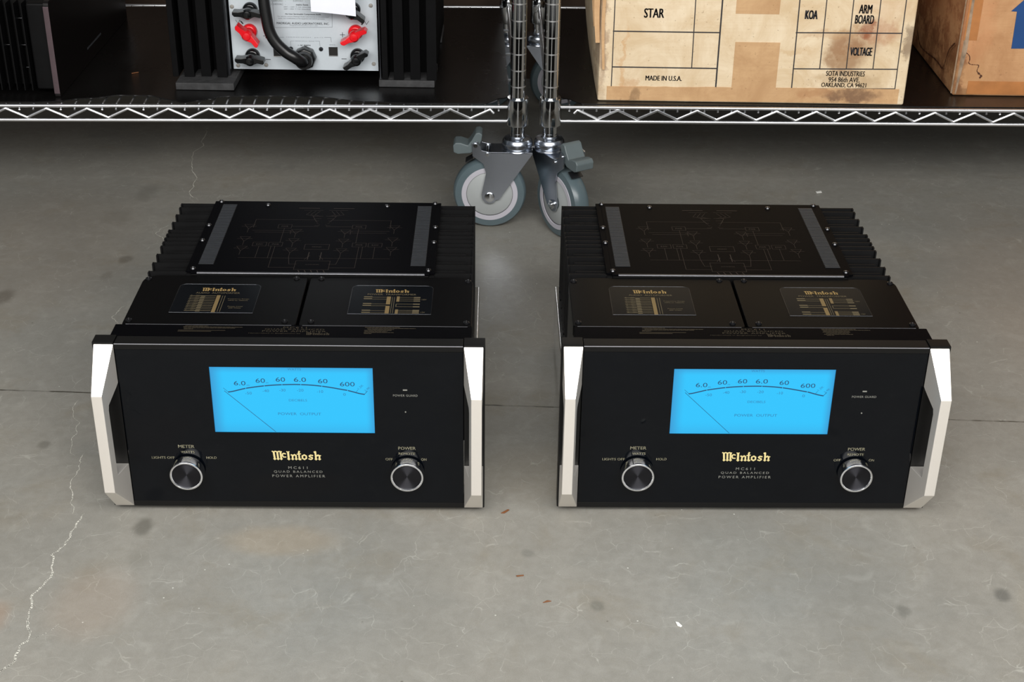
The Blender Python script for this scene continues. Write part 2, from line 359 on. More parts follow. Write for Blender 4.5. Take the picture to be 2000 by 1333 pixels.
# ---------------------------------------------------------------- the power amplifiers
def logo(m, fr, cx, cy, wd):
    """blackletter wordmark drawn as pen strokes"""
    k = wd/1195.0
    S = [([(405, 132), (440, 150), (480, 132), (530, 150), (575, 132), (632, 146)], 32), ([(440, 145), (458, 355)], 46), ([(528, 145), (540, 355)], 46), ([(606, 145), (618, 355)], 46),
         ([(430, 350), (458, 378), (486, 350)], 22), ([(512, 350), (540, 378), (568, 350)], 22), ([(590, 350), (618, 378), (646, 350)], 22),
         ([(728, 205), (690, 188), (658, 205), (650, 250), (672, 296), (732, 298)], 32),
         ([(795, 150), (802, 355)], 50), ([(762, 138), (795, 152), (822, 136)], 26), ([(775, 352), (804, 380), (832, 352)], 24),
         ([(866, 232), (900, 246), (898, 355)], 40), ([(898, 262), (950, 228), (984, 250), (986, 355)], 40), ([(872, 350), (898, 376), (924, 350)], 22), ([(958, 350), (986, 376), (1014, 350)], 22),
         ([(1070, 128), (1058, 165), (1066, 352), (1098, 362)], 42), ([(1012, 212), (1104, 200)], 24), ([(1040, 350), (1068, 378), (1100, 352)], 22),
         ([(1140, 262), (1190, 232), (1236, 262), (1238, 330), (1190, 362), (1142, 330), (1140, 262)], 38),
         ([(1398, 246), (1345, 236), (1312, 262), (1330, 290), (1378, 306), (1382, 340), (1346, 362), (1298, 346)], 36),
         ([(1440, 150), (1466, 140), (1474, 355)], 44), ([(1474, 270), (1530, 236), (1562, 262), (1560, 355)], 40), ([(1548, 240), (1594, 250)], 24), ([(1446, 350), (1474, 378), (1502, 350)], 22), ([(1534, 350), (1562, 376), (1590, 350)], 22)]
    for pts, wl in S:
        m.line([(cx+(x-1000)*k, cy-(y-250)*k) for x, y in pts], wl*k, fr)
def power_amp(label, loc, rz):
    t = thing('power_amplifier', label, 'amplifier', loc, rz, 'matching power amplifiers on the floor')
    P, Wo, T, Zb, D0 = .1985, .2222, .2315, .008, .0184
    mx0, mx1, mz0, mz1 = -.0932, .0945, .1130, .2017
    # front glass with an opening for the meter
    g = MB()
    for a in ((-P, P, mz1, .2235), (-P, P, .0155, mz0), (-P, mx0, mz0, mz1), (mx1, P, mz0, mz1)): g.box(a[0], a[1], 0, .0014, a[2], a[3])
    fp = g.build('front_panel', 'glass_black', t, smooth=False)
    F = lambda u, v: (u, -.0003, v)
    m = MB(); logo(m, F, .0006, .0818, .0575); m.build('logo', 'gold_ink', fp, 'gold blackletter wordmark', smooth=False, bevel=-1)
    m = MB(); m.text('METER', F, -.1290, .0934, wd=.0190, h=.0041, bold=.012); m.text('WATTS', F, -.1280, .0855, wd=.0160, h=.0032, bold=.01)
    m.text('LIGHTS OFF', F, -.1578, .0775, wd=.0268, h=.0033, bold=.01); m.text('HOLD', F, -.1005, .0778, wd=.0120, h=.0033, bold=.01)
    m.build('meter_switch_lettering', 'white_ink', fp, 'gold lettering round the meter knob', smooth=False, bevel=-1)
    m = MB(); m.text('POWER', F, .1318, .0931, wd=.0205, h=.0041, bold=.012); m.text('REMOTE', F, .1315, .0855, wd=.0195, h=.0032, bold=.01)
    m.text('OFF', F, .1102, .0775, wd=.0083, h=.0033, bold=.01); m.text('ON', F, .1515, .0775, wd=.0063, h=.0033, bold=.01)
    m.build('power_switch_lettering', 'white_ink', fp, 'gold lettering round the power knob', smooth=False, bevel=-1)
    m = MB()
    m.text('MC611', F, .0012, .0645, wd=.0228, h=.0036, sp=1.5); m.text('QUAD BALANCED', F, .0012, .0585, wd=.0580, h=.0036, sp=1.4); m.text('POWER AMPLIFIER', F, .0015, .0526, wd=.0630, h=.0036, sp=1.4)
    m.build('model_lettering', 'grey_ink', fp, 'small grey lettering', smooth=False, bevel=-1)
    MB().text('POWER GUARD', F, .1314, .1657, wd=.0285, h=.0028, sp=1.1).build('indicator_lettering', 'grey_ink', fp, 'small grey lettering', smooth=False, bevel=-1)
    MB().box(.1287, .1337, -.0004, .001, .1722, .1738).build('indicator_lamp', 'grey_ink', fp, 'small dull guard indicator')
    MB().lathe([(.0009, -.0005), (.0009, .001)], 12, (.1312, 0, .1434), 'y').build('remote_sensor', 'grey_ink', fp)
    # meter
    s = MB().box(mx0-.003, mx1+.003, .0016, .0066, mz0-.003, mz1+.003).build('power_meter', 'screen', t, 'bright blue backlit meter face', smooth=False)
    W, H = mx1-mx0, mz1-mz0
    def Fm(u, v): return (mx0+u*W, .0015, mz1-v*H)
    A = H/W
    def ft(u, v): return Fm(u, -v/A)          # square units in meter widths, v up
    m = MB(); big = .034
    arc = [(.104, .385), (.213, .327), (.33, .287), (.438, .268), (.554, .264), (.68, .285), (.838, .345), (.943, .405)]
    def arcy(u):
        xs = [a[0] for a in arc]; i = max(0, min(len(xs)-2, sum(1 for x in xs if x <= u)-1))
        # Catmull-Rom through the points
        p = [arc[max(i-1, 0)][1], arc[i][1], arc[i+1][1], arc[min(i+2, len(arc)-1)][1]]; q = (u-xs[i])/(xs[i+1]-xs[i])
        return .5*((2*p[1])+(-p[0]+p[2])*q+(2*p[0]-5*p[1]+4*p[2]-p[3])*q*q+(-p[0]+3*p[1]-3*p[2]+p[3])*q**3)
    gaps = [.213, .328, .438, .554, .683, .84]
    edges = [.104]+[x for gp in gaps for x in (gp-.004, gp+.004)]+[.943]
    for a, b in zip(edges[0::2], edges[1::2]):
        pts = [(a+(b-a)*i/8, -arcy(a+(b-a)*i/8)*A) for i in range(9)]
        for p, q in zip(pts[:-1], pts[1:]): m.line([p, q], .0078, ft)
    m.line([(.104, -.385*A), (.075, -.325*A)], .0022, ft); m.line([(.943, -.405*A), (.962, -.355*A)], .0030, ft); m.line([(.893, -.37*A), (.905, -.335*A)], .002, ft)
    for st, u, v, wd in (('6.0', .178, .25, .072), ('60', .306, .209, .058), ('60', .430, .190, .058), ('6.0', .550, .190, .075), ('60', .690, .209, .059), ('600', .840, .252, .091)):
        m.text(st, ft, u, -v*A, wd=wd, h=.031, bold=.0)
    m.text('.', ft, .392, -.215*A, wd=.003)
    m.build('scale_markings', 'meter_ink', s, 'dark blue scale arc and numerals', smooth=False, bevel=-1)
    m = MB()
    for st, u, v, wd in (('-50', .227, .40, .040), ('-40', .335, .362, .040), ('-30', .438, .350, .038), ('-20', .548, .350, .040), ('-10', .670, .367, .038)):
        m.text(st, ft, u, -v*A, wd=wd, h=.019)
    MB().text('0', ft, .82, -.408*A, wd=.016, h=.019).build('decibel_numerals', 'meter_ink2', s, smooth=False, bevel=-1)
    m.build('decibel_numerals', 'meter_ink2', s, smooth=False, bevel=-1); m = MB()
    m.text('m', ft, .228, -.282*A, wd=.016, h=.009); m.text('m', ft, .347, -.242*A, wd=.015, h=.008)
    for nm, st, u, v, wd, h in (('watts_lettering', 'WATTS', .519, .034, .083, .016), ('decibels_lettering', 'DECIBELS', .530, .503, .112, .016), ('title_lettering', 'POWER  OUTPUT', .535, .712, .268, .019)):
        MB().text(st, ft, u, -v*A, wd=wd, h=h).build(nm, 'meter_ink2', s, smooth=False, bevel=-1)
    m.build('unit_lettering', 'meter_ink2', s, smooth=False, bevel=-1); m = MB()
    m.text('1.2K', ft, .921, -.292*A, wd=.042, h=.014, rot=.75); m.text('2.4K', ft, .962, -.325*A, wd=.042, h=.014, rot=.75)
    m.build('scale_end_lettering', 'meter_ink2', s, smooth=False, bevel=-1)
    a, b = Fm(.079, .365), Fm(.379, .998)
    MB().tube([(a[0], .0013, a[2]), (b[0], .0013, b[2]+.0006)], .00027, 6).build('needle', 'meter_ink', s)
    # trims and side brackets
    tb = MB().box(-P-.0005, P+.0005, -.0006, D0, .2236, T).build('trim_bar', 'satin_black', t, bevel=.0010, seg=3)
    MB().tube([(-P, -.0001, T-.0006), (P, -.0001, T-.0006)], .0008, 8).build('edge_highlight_strip', 'edge_glint', tb)  # highlight along the top edge, modelled as a pale strip
    MB().box(-P-.0005, P+.0005, -.0004, D0, Zb, .0154).build('trim_bar', 'satin_black', t, bevel=.0006)
    for sg in (-1, 1):
        x0, x1 = sorted((sg*(P+.001), sg*(Wo+.0016)))
        br = MB().box(x0, x1, .0003, D0+.0005, Zb, T+.0012).build('side_bracket', 'satin_black', t, bevel=.0008)
        # handle : profile in (y, z), inner face drafted
        prof = [(0, T-.0008), (-.0395, .1840), (-.0395, .0530), (0, Zb+.0002), (0, .0690), (-.0265, .0705), (-.0275, .0735), (-.0278, .1590), (-.0262, .1650), (-.0045, .1768), (0, .1800)]
        vs = []; n = len(prof)
        for (y, z) in prof:
            q = -y/.0395
            vs.append((sg*(Wo-.0003-.0012*q), y, z)); 
        for (y, z) in prof:
            q = -y/.0395
            vs.append((sg*(P+.0008+(.2085-P-.0008)*q), y, z))
        h = MB().add(vs, [tuple(range(n)), tuple(range(2*n-1, n-1, -1))]+[(i, i+n, (i+1) % n+n, (i+1) % n) for i in range(n)])
        h.build('handle', 'silver', t, bevel=.0007, ang=16, label='silver handle')
    # knobs
    for kx, na in ((-.1291, 1.9), (.1320, 2.35)):
        kz = .0615
        prof = [(.001, 0), (.0165, 0), (.0165, -.0018), (.0190, -.0022), (.0198, -.0030), (.0198, -.0150), (.0193, -.0162), (.0184, -.0167), (.0174, -.0166), (.0167, -.0158), (.0165, -.0145), (.0165, -.0122), (.001, -.0122)]
        k = MB().lathe(prof, 72, (kx, 0, kz), 'y').build('control_knob', 'knob_chrome', t, 'chrome rotary knob')
        MB().lathe([(.00001, -.0136), (.0164, -.0143), (.0165, -.0139), (.00001, -.0128)], 72, (kx, 0, kz), 'y', cap=False).build('knob_face', 'spun', k, 'black spun knob face')
        MB().lathe([(.0166, -.0001), (.0171, -.0004), (.0171, -.0016), (.0166, -.0020)], 48, (kx, 0, kz), 'y', cap=False).build('knob_groove', 'rubber', k)
        n_ = MB().box(-.0005, .0005, -.0150, -.0026, .0180, .0200)
        n_.build('pointer_mark', 'rubber', k, xf=Matrix.Translation((kx, 0, kz)) @ Matrix.Rotation(na-PI/2, 4, 'Y').inverted())
    # chassis
    MB().box(-.2121, .2121, D0+.0008, .433, .012, .093).build('lower_chassis', 'steel', t, 'polished steel lower chassis', bevel=.0018)
    b = MB().box(-.2055, .2055, D0+.0008, .2060, .0932, .205).box(-.1500, .1500, .2060, .4350, .0932, .2192)
    b.build('body', 'satin_black', t, bevel=.0006)
    for fx in (-.17, .17):
        for fy in (.06, .39): MB().lathe([(.018, 0), (.019, .001), (.016, .0119)], 24, (fx, fy, 0)).build('foot', 'rubber', t)
    d = MB().box(-.2080, .2080, D0+.0008, .0490, .2051, .2306).build('front_deck', 'plate_black', t, bevel=.0008)
    D = lambda z: (lambda u, v: (u, v, z+.0002))
    fr = D(.2306); m = MB()
    m.text('MC611', fr, .002, .0435, wd=.0270, h=.0036, sp=1.2); m.text('QUAD BALANCED', fr, .002, .0388, wd=.0690, h=.0036, sp=1.1); m.text('POWER AMPLIFIER', fr, .002, .0341, wd=.0740, h=.0036, sp=1.1)
    logo(m, fr, .030, .0285, .027); m.text('Handcrafted in Binghamton by', fr, -.020, .0285, wd=.060, h=.0024)
    m.build('model_lettering', 'gold_dim', d, 'dim gold model lettering', smooth=False, bevel=-1)
    for (x, y, ws) in ((-.1290, .0455, (26, 68, 60, 10)), (.083, .0455, (40, 56, 30, 32, 26, 34, 8))):
        m = MB()
        for i, q in enumerate(ws):
            x_ = x+random.uniform(0, .004); k = 0
            while k < q/1000:
                l = random.uniform(.002, .006); m.line([(x_+k, y-i*.0026), (x_+min(k+l, q/1000), y-i*.0026)], .0012, fr); k += l+.0012
        if x < 0:
            for i, q in enumerate((54, 38)): m.line([(-.132, .0345-i*.0026), (-.132+q/1000, .0345-i*.0026)], .001, fr)
        m.build('notice_lettering', 'gold_dim', d, 'tiny dim gold notice', smooth=False, bevel=-1)
    # transformer covers
    for sg in (-1, 1):
        xa, xb = (-.2072, -.0016) if sg < 0 else (.0016, .2072); ya, yb = .0700, .2030
        def rr(x, y, a0, r, n=6): return [(x+r*math.cos(a0+PI/2*i/n), y+r*math.sin(a0+PI/2*i/n)) for i in range(n+1)]
        rb = (.018, .008) if sg > 0 else (.008, .018)   # radius back right, back left
        poly = rr(xb-rb[0], yb-rb[0], 0, rb[0])+rr(xa+rb[1], yb-rb[1], PI/2, rb[1])+rr(xa+.004, ya+.004, PI, .004)+rr(xb-.004, ya+.004, 1.5*PI, .004)
        c = MB().prism(poly, .2052, .2192, 'z').build('transformer_cover', 'cover_black', t, bevel=.0011, seg=3, ang=50)
        MB().tube([(xa+.005, ya+.0004, .2190), (xb-.005, ya+.0004, .2190)], .0007, 8).build('edge_highlight_strip', 'edge_glint', c)  # pale strip drawn as the cover's front edge highlight
        for sx in (xa+.0065 if sg < 0 else xa+.014, xb-.014 if sg < 0 else xb-.0065):
            for sy in (.0800, .1965 if abs(sx) < .1 else .1920):
                MB().lathe([(.0001, .2211), (.0014, .2211), (.0018, .2204), (.0022, .2212), (.0037, .2204), (.0040, .2192), (.0040, .2188)], 20, (sx, sy, 0)).build('screw', 'dark_screw', c)
        wx0, wx1, wy0, wy1 = (-.1575, -.0570, .1010, .1780) if sg < 0 else (.0570, .1575, .1010, .1780)
        R = .008
        wp = [(wx1-R+R*math.cos(a), wy1-R+R*math.sin(a)) for a in [PI/2*i/6 for i in range(7)]]+[(wx0+R-R*math.sin(a), wy1-R+R*math.cos(a)) for a in [PI/2*i/6 for i in range(7)]]+[(wx0, wy0), (wx1, wy0)]
        MB().prism(wp, .2190, .2194, 'z').build('label_window', 'window_black', c, 'glossy dark label window', smooth=False)
        MB().tube([(x, y, .2193) for x, y in wp], .00035, 6, True).build('window_rim', 'amp_edge', c)
        fw = D(.2194); cx = (wx0+wx1)/2
        m = MB(); logo(m, fw, cx, .1630, .0415); m.build('logo', 'gold_mid', c, 'gold blackletter wordmark', smooth=False, bevel=-1)
        m = MB(); m.text('AUDIO  AUTOFORMER' if sg < 0 else 'POWER  TRANSFORMER', fw, cx, .1535, wd=.054 if sg < 0 else .060, h=.0040)
        if sg < 0:
            x0 = wx0+.017
            for i in range(10):
                y = .1455-i*.0044; m.line([(x0+.0005, y), (x0+.032, y)], .0011, fw)
                m.text(('8', '4', '2', '1', '16')[i % 5], fw, x0+.002, y+.0015, h=.0018); m.text('Ohm', fw, x0+.010, y+.0015, wd=.005, h=.0018)
                m.line([(x0+.0145, y-.001), (x0+.0185, y-.001)], .0024, fw)
            m.line([(x0+.0405, .146), (x0+.0405, .103)], .0006, fw); m.line([(x0+.0435, .146), (x0+.0435, .103)], .0006, fw)
            m.build('tap_lettering', 'label_ink', c, 'fine bronze tap table', smooth=False, bevel=-1); m = MB()
            m.text('Frequency Range', fw, x0+.061, .1375, wd=.026, h=.0025); m.text('10Hz to 100kHz', fw, x0+.061, .1335, wd=.024, h=.0022)
            m.text('Power Level', fw, x0+.060, .1175, wd=.018, h=.0025); m.text('600 Watts', fw, x0+.060, .1135, wd=.015, h=.0022)
            q = MB(); q.line([(x0+.0355, .146), (x0+.0355, .103)], .0046, fw)
        else:
            x0 = wx0+.017; q = MB()
            for (ya_, yb_) in ((.146, .128), (.121, .104)):
                q.line([(x0+.030, ya_), (x0+.030, yb_)], .0050, fw)
            for y in (.1455, .1405, .1275, .1225, .1095, .1040): m.line([(x0, y), (x0+.028, y)], .0008, fw); m.line([(x0, y+.001), (x0+.009, y+.001)], .0022, fw)
            for y in (.1455, .1410, .1360, .1275, .1205, .1110, .1075, .1040): m.line([(x0+.040, y), (x0+.066, y)], .0008, fw); m.line([(x0+.0615, y), (x0+.068, y)], .0026, fw)
            q.line([(x0+.0415, .147), (x0+.0415, .135)], .0036, fw); q.line([(x0+.0415, .112), (x0+.0415, .103)], .0036, fw); m.line([(x0+.040, .1275), (x0+.040, .1205)], .0008, fw)
            m.line([(x0+.0345, .146), (x0+.0345, .103)], .0006, fw); m.line([(x0+.0370, .146), (x0+.0370, .103)], .0006, fw)
            m.text('120V', fw, x0+.0735, .1400, wd=.006, h=.003); m.text('12V', fw, x0+.0735, .1060, wd=.005, h=.003)
        m.build('lettering', 'label_ink', c, 'fine bronze lettering', smooth=False, bevel=-1); q.build('winding_bars', 'gold_bar', c, smooth=False, bevel=-1)
    # rear top plate
    tp = MB().box(-.1510, .1510, .2065, .4360, .2193, .2222).build('top_plate', 'plate_black', t, bevel=.0006)
    MB().prism([(.2070, .2208), (.2052, .2204), (.2048, .2212), (.2062, .2226), (.2075, .2226)], -.1430, .1450, 'x').build('front_lip', 'edge_glint', tp, bevel=.0003)  # lip coloured pale to carry the plate's edge highlight
    for sg in (-1, 1):
        g = MB(); i = 0
        a, b = sorted((sg*.1262, sg*.1448))
        MB().box(a-.0005, b+.0005, .2295, .4235, .2221, .2224).build('vent_recess', 'rubber', tp)
        while i < 44: g.box(a, b, .2305+i*.0044, .2305+i*.0044+.0017, .2222, .2230); i += 1
        g.build('vent_grille', 'grille', tp, smooth=False)
    def scr(x, y):
        MB().lathe([(.0001, .2232), (.0009, .2232), (.0012, .2238), (.0016, .2242), (.0028, .2240), (.0036, .2230), (.0038, .2221)], 20, (x, y, 0)).build('screw', 'screw', tp, 'bright steel screw')
    for sg in (-1, 1):
        for y in (.4330, .3520, .3030, .2170): scr(sg*.1530 if y < .43 and y > .22 else sg*.1495, y)
        MB().box(min(sg*.145, sg*.158), max(sg*.145, sg*.158), .2115, .436, .2190, .2218).build('side_flange', 'plate_black', tp, bevel=.0005)
        scr(sg*.0830, .4225)
    # circuit diagram print
    m = MB(); fr = D(.2222); L = lambda *p, w=.0005: m.line(list(p), w, fr)
    for sg in (-1, 1):
        X = lambda x: sg*x
        for (bx, by) in ((.098, .345), (.098, .305), (.098, .275), (.033, .330), (.033, .300), (.033, .270)):
            L((X(bx-.007), by+.010), (X(bx+.007), by+.010), (X(bx), by-.004), (X(bx-.007), by+.010)); L((X(bx), by-.004), (X(bx), by-.016)); L((X(bx-.010), by+.004), (X(bx+.010), by+.004))
        for (bx, by) in ((.050, .350), (.076, .292), (.055, .292)):
            L((X(bx-.009), by-.006), (X(bx+.009), by-.006), (X(bx+.009), by+.006), (X(bx-.009), by+.006), (X(bx-.009), by-.006)); m.text('8.0W' if bx > .07 else 'PWR', fr, X(bx), by, wd=.009, h=.004)
        L((X(.005), .350), (X(.041), .350)); L((X(.092), .372), (X(.010), .372)); L((X(.092), .372), (X(.092), .345)); L((X(.050), .344), (X(.050), .298)); L((X(.092), .336), (X(.040), .336), (X(.040), .325)); L((X(.088), .330), (X(.030), .330))
        L((X(.098), .250), (X(.010), .250)); L((X(.076), .286), (X(.076), .250)); L((X(.055), .286), (X(.055), .222), (X(.022), .222)); L((X(.060), .286), (X(.060), .250)); L((X(.033), .254), (X(.030), .232), (X(.020), .232))
        L((X(.004), .405), (X(.030), .405)); L((X(.010), .412), (X(.038), .412), w=.0012)
        for k in range(3): L((X(.008+k*.006), .402), (X(.014+k*.006), .390), (X(.006+k*.004), .384))
        for k in range(5): L((X(.002+k*.0022), .385-k*.008), (X(.016-k*.0025), .385-k*.008), (X(.012-k*.002), .372-k*.004))
        L((X(.008), .246), (X(.008), .268), w=.0010); L((X(.012), .246), (X(.006), .258))
    m.text('MONO', fr, 0, .285, wd=.012, h=.003); L((-.016, .293), (.016, .293), (.016, .277), (-.016, .277), (-.016, .293)); L((-.022, .242), (.022, .242), (.022, .216), (-.022, .216), (-.022, .242)); m.text('AUTOFORMER', fr, 0, .231, wd=.018, h=.002)
    for k in range(5): L((-.016+k*.008, .214), (-.014+k*.008, .208), w=.001)
    m.build('circuit_diagram', 'gold_faint', tp, 'faint bronze circuit diagram', smooth=False, bevel=-1)
    # heatsinks
    for sg in (-1, 1):
        h = MB(); X = lambda a, b: sorted((sg*a, sg*b))
        a, b = X(.1502, .1570); h.box(a, b, .2085, .4350, .0935, .2180)
        n = 18
        for i in range(n):
            y = .2140+i*.0128; full = (i % 2 == 0) or i in (7, 9)
            if i == n-1: y = .4315; full = True
            a, b = X(.1565, .2050 if full else .1965); h.box(a, b, y-.0012, y+.0012, .0945, .2190 if full else .2165)
            if full: a, b = X(.2040, .2058); h.box(a, b, y-.0050, y+.0012, .0945, .2192)
        h.build('heatsink', 'dust_black', t, smooth=False)
    return t
power_amp('black power amplifier with glowing blue meter, left one of the pair on the concrete', (-.2543, 1.4585, 0), math.radians(.774))
power_amp('black power amplifier with glowing blue meter, right one of the pair, below the cartons', (.2811, 1.4705, 0), math.radians(1.117))

# ---------------------------------------------------------------- wire shelving carts
def catmull(pts, n=8):
    P = [Vector(p) for p in pts]; out = []
    for i in range(len(P)-1):
        a, b, c, d = P[max(i-1, 0)], P[i], P[i+1], P[min(i+2, len(P)-1)]
        for k in range(n):
            q = k/n; out.append(.5*((2*b)+(-a+c)*q+(2*a-5*b+4*c-d)*q*q+(-a+3*b-3*c+d)*q**3))
    out.append(P[-1]); return out
def cart(label, org, rz, sg):
    t = thing('wire_shelving_cart', label, 'shelf', org, rz, 'chrome wire shelving carts')
    Lx, Dy = 1.20, .60; xe = sg*Lx
    for (px, py) in ((0, 0), (xe, 0), (0, Dy), (xe, Dy)):
        pr = [(.0115, .156), (.0127, .1575)]
        z = .1685+.0254*0
        while z < 1.0:
            pr += [(.0127, z-.0011), (.0120, z-.0006), (.0120, z+.0006), (.0127, z+.0011)]; z += .0277
        pr += [(.0127, 1.0)]
        po = MB().lathe(pr, 28, (px, py, 0)).build('post', 'chrome', t); po.data.materials.append(M['groove'])
        for f in po.data.polygons:
            if len(f.vertices) == 4 and f.center.z > .23 and (Vector((f.center.x-px, f.center.y-py)).length < .0124): f.material_index = 1
        MB().lathe([(.0132, .1840), (.0182, .1840), (.0188, .1855), (.0180, .2290), (.0174, .2310), (.0132, .2310)], 28, (px, py, 0)).build('shelf_collar', 'chrome', t)
    # frame of the shelf : top rail, bottom rail, zigzag on the four sides
    def side(p0, p1, name):
        a, b = Vector(p0+(0,)), Vector(p1+(0,)); u = (b-a).normalized(); n = Vector((u.y, -u.x, 0)); L = (b-a).length
        m = MB()
        m.tube([a+u*.014+Vector((0, 0, .2140)), b-u*.014+Vector((0, 0, .2140))], .0031, 10)
        m.tube([a+u*.014+Vector((0, 0, .1895)), b-u*.014+Vector((0, 0, .1895))], .0031, 10)
        z = [] ; k = 0; s = .046
        pts = [a+u*(s-.006)+Vector((0, 0, .203))]
        while s < L-.04:
            pts.append(a+u*s+Vector((0, 0, .2095 if k % 2 == 0 else .1940))); s += .0333; k += 1
        pp = []
        for i, p in enumerate(pts):
            if 0 < i < len(pts)-1:
                pp += [p+(pts[i-1]-p)*.12, p, p+(pts[i+1]-p)*.12]
            else: pp.append(p)
        m.tube(pp, .0024, 8)
        m.build(name, 'wire_chrome', t)
    side((0, 0), (xe, 0), 'front_truss'); side((0, Dy), (xe, Dy), 'back_truss'); side((0, 0), (0, Dy), 'side_truss'); side((xe, 0), (xe, Dy), 'side_truss')
    w_ = MB(); x = .032
    while x < Lx-.02:
        w_.tube([(sg*x, -.0005, .2075), (sg*x, .0042, .2105), (sg*x, .0075, .2145), (sg*x, Dy-.0075, .2145), (sg*x, Dy-.0042, .2105), (sg*x, Dy+.0005, .2075)], .0018, 6); x += .0226
    for y in (.15, .30, .45): w_.tube([(sg*.004, y, .2105), (xe-sg*.004, y, .2105)], .0026, 6)
    w_.build('shelf_wires', 'wire_chrome', t)
    return t
def caster(t, x, y, ang, pedal=True):
    X = Matrix.Translation((x, y, 0)) @ Matrix.Rotation(ang, 4, 'Z')
    f = MB().lathe([(.0105, .1650), (.0135, .1645), (.0140, .1620), (.0175, .1612), (.0225, .1600), (.0252, .1560), (.0263, .1510), (.0252, .1462), (.0225, .1440), (.0245, .1425), (.0255, .1400), (.0230, .1385)], 36)
    poly = [(-.0262, .1390), (-.002, .1030), (.030, .0550)]+[(.046+.0125*math.cos(a), .0600+.0125*math.sin(a)) for a in (3.6, 4.2, 4.71, 5.3, 5.9)]+[(.0596, .0640), (.052, .1030), (.057, .1200), (.075, .1340), (.076, .1560), (.066, .1600), (.0596, .1440), (.045, .1410), (-.0255, .1410)]
    for y0 in (-.0215, .0190): f.prism(poly, y0, y0+.0025, 'y')
    f.prism([(-.020, -.0215), (.045, -.0215), (.045, .0215), (-.020, .0215), (-.0262, .010), (-.0262, -.010)], .1386, .1412, 'z')
    c = f.build('caster', 'zinc', t, bevel=.0004, xf=X)
    o = (.046, 0, .0625)
    MB().lathe([(.0480, -.0150), (.0585, -.0135), (.0612, -.0100), (.0622, -.004), (.0625, 0), (.0622, .004), (.0612, .0100), (.0585, .0135), (.0480, .0150), (.0470, 0)], 72, o, 'y', cap=False).build('tyre', 'tyre', c, 'dark grey tyre', xf=X)
    MB().lathe([(.0395, -.0148), (.0400, -.0158), (.0475, -.0156), (.0484, -.0145), (.0484, .0145), (.0475, .0156), (.0400, .0158), (.0395, .0148)], 72, o, 'y', cap=False).build('rim', 'rim', c, 'pale grey rim', xf=X)
    MB().lathe([(.0005, -.0150), (.0380, -.0140), (.0394, -.0130), (.0396, -.0100), (.0396, .0100), (.0394, .0130), (.0380, .0140), (.0005, .0150)], 72, o, 'y').build('wheel_disc', 'hub', c, xf=X)
    MB().lathe([(.0115, -.0150), (.0120, .0150)], 24, o, 'y').build('wheel_hub', 'pedal', c, xf=X)
    MB().lathe([(.0004, -.0278), (.0040, -.0275), (.0042, -.0250), (.0078, -.0248), (.0085, -.0216), (.0085, .0216), (.0078, .0248), (.0004, .0260)], 24, (.046, 0, .0600), 'y').build('axle_bolt', 'chrome', c, xf=X)
    if pedal:
        pp = [(.108, .1500), (.107, .1380), (.100, .1350), (.078, .1370), (.066, .1460), (.060, .1600), (.0585, .1700), (.0640, .1740), (.0700, .1720), (.0765, .1600), (.0830, .1510), (.0950, .1550), (.1040, .1550)]
        MB().prism(pp, -.0170, .0170, 'y').build('brake_pedal', 'pedal', c, 'grey brake pedal', bevel=.0018, seg=3, xf=X)
        MB().lathe([(.0035, -.0235), (.0035, .0235)], 14, (.070, 0, .1530), 'y').build('pedal_pin', 'chrome', c, xf=X)
        MB().lathe([(.0032, -.0235), (.0032, .0235)], 14, (.050, 0, .1370), 'y').build('brake_pin', 'chrome', c, xf=X)
        MB().box(.074, .088, -.011, .011, .1210, .1226).build('brake_shoe', 'amp_edge', c, xf=X @ Matrix.Translation((.081, 0, .122)) @ Matrix.Rotation(.55, 4, 'Y') @ Matrix.Translation((-.081, 0, -.122)))
cl = cart('chrome wire shelving cart on casters, on the left, with black liner and amplifiers', (.004, 2.3255, 0), math.radians(2.06), -1)
cr = cart('chrome wire shelving cart on casters, on the right, carrying worn cartons', (.058, 2.3275, 0), math.radians(1.2), 1)
for (t, sg, aa) in ((cl, -1, (PI-math.radians(2), 2.0, PI, 2.6)), (cr, 1, (math.radians(-59), -1.2, .05, .5))):
    for (x, y), an in zip(((0, 0), (sg*1.2, 0), (0, .6), (sg*1.2, .6)), aa): caster(t, x, y, an)

# ---------------------------------------------------------------- shelf liners
def liner(name, label, parent_org, rz, sg, prof):
    n = 120; m = MB(); z0, z1 = .2168, .2186; R = Matrix.Translation(parent_org) @ Matrix.Rotation(rz, 4, 'Z')
    def off(x):
        for (a, va), (b, vb) in zip(prof[:-1], prof[1:]):
            if a <= x <= b:
                q = (x-a)/(b-a); q = q*q*(3-2*q); return va+(vb-va)*q
        return prof[-1][1]
    vs = []
    for i in range(n+1):
        x = .0135+(1.2-.027)*i/n; s = off(x); lift = .0
        for (y, z) in ((.0045+s, z0+max(0, s-.004)*.08), (.0045+s, z1+max(0, s-.004)*.08), (.040, z1), (.576, z1), (.576, z0), (.040, z0)): vs.append(R @ Vector((sg*x, y, z+lift)))
    fs = []
    for i in range(n):
        for k in range(6):
            kk = (k+1) % 6; fs.append((i*6+k, i*6+kk, (i+1)*6+kk, (i+1)*6+k))
    fs += [tuple(range(6)), tuple(n*6+k for k in range(6))[::-1]]
    return tag(m.add(vs, fs).build('shelf_liner', 'liner'), label, 'liner')
liner('l', 'thin black plastic liner with a wavy front edge under the amplifiers on the left cart', (.004, 2.3255, 0), math.radians(2.06), -1,
      [(0, .034), (.03, .022), (.055, 0), (.17, .0), (.25, .008), (.34, .026), (.42, .030), (.485, .028), (.525, .012), (.552, .001), (.58, .014), (.615, .030), (.665, .031), (.71, .018), (.79, .001), (1.16, 0), (1.185, .034)])
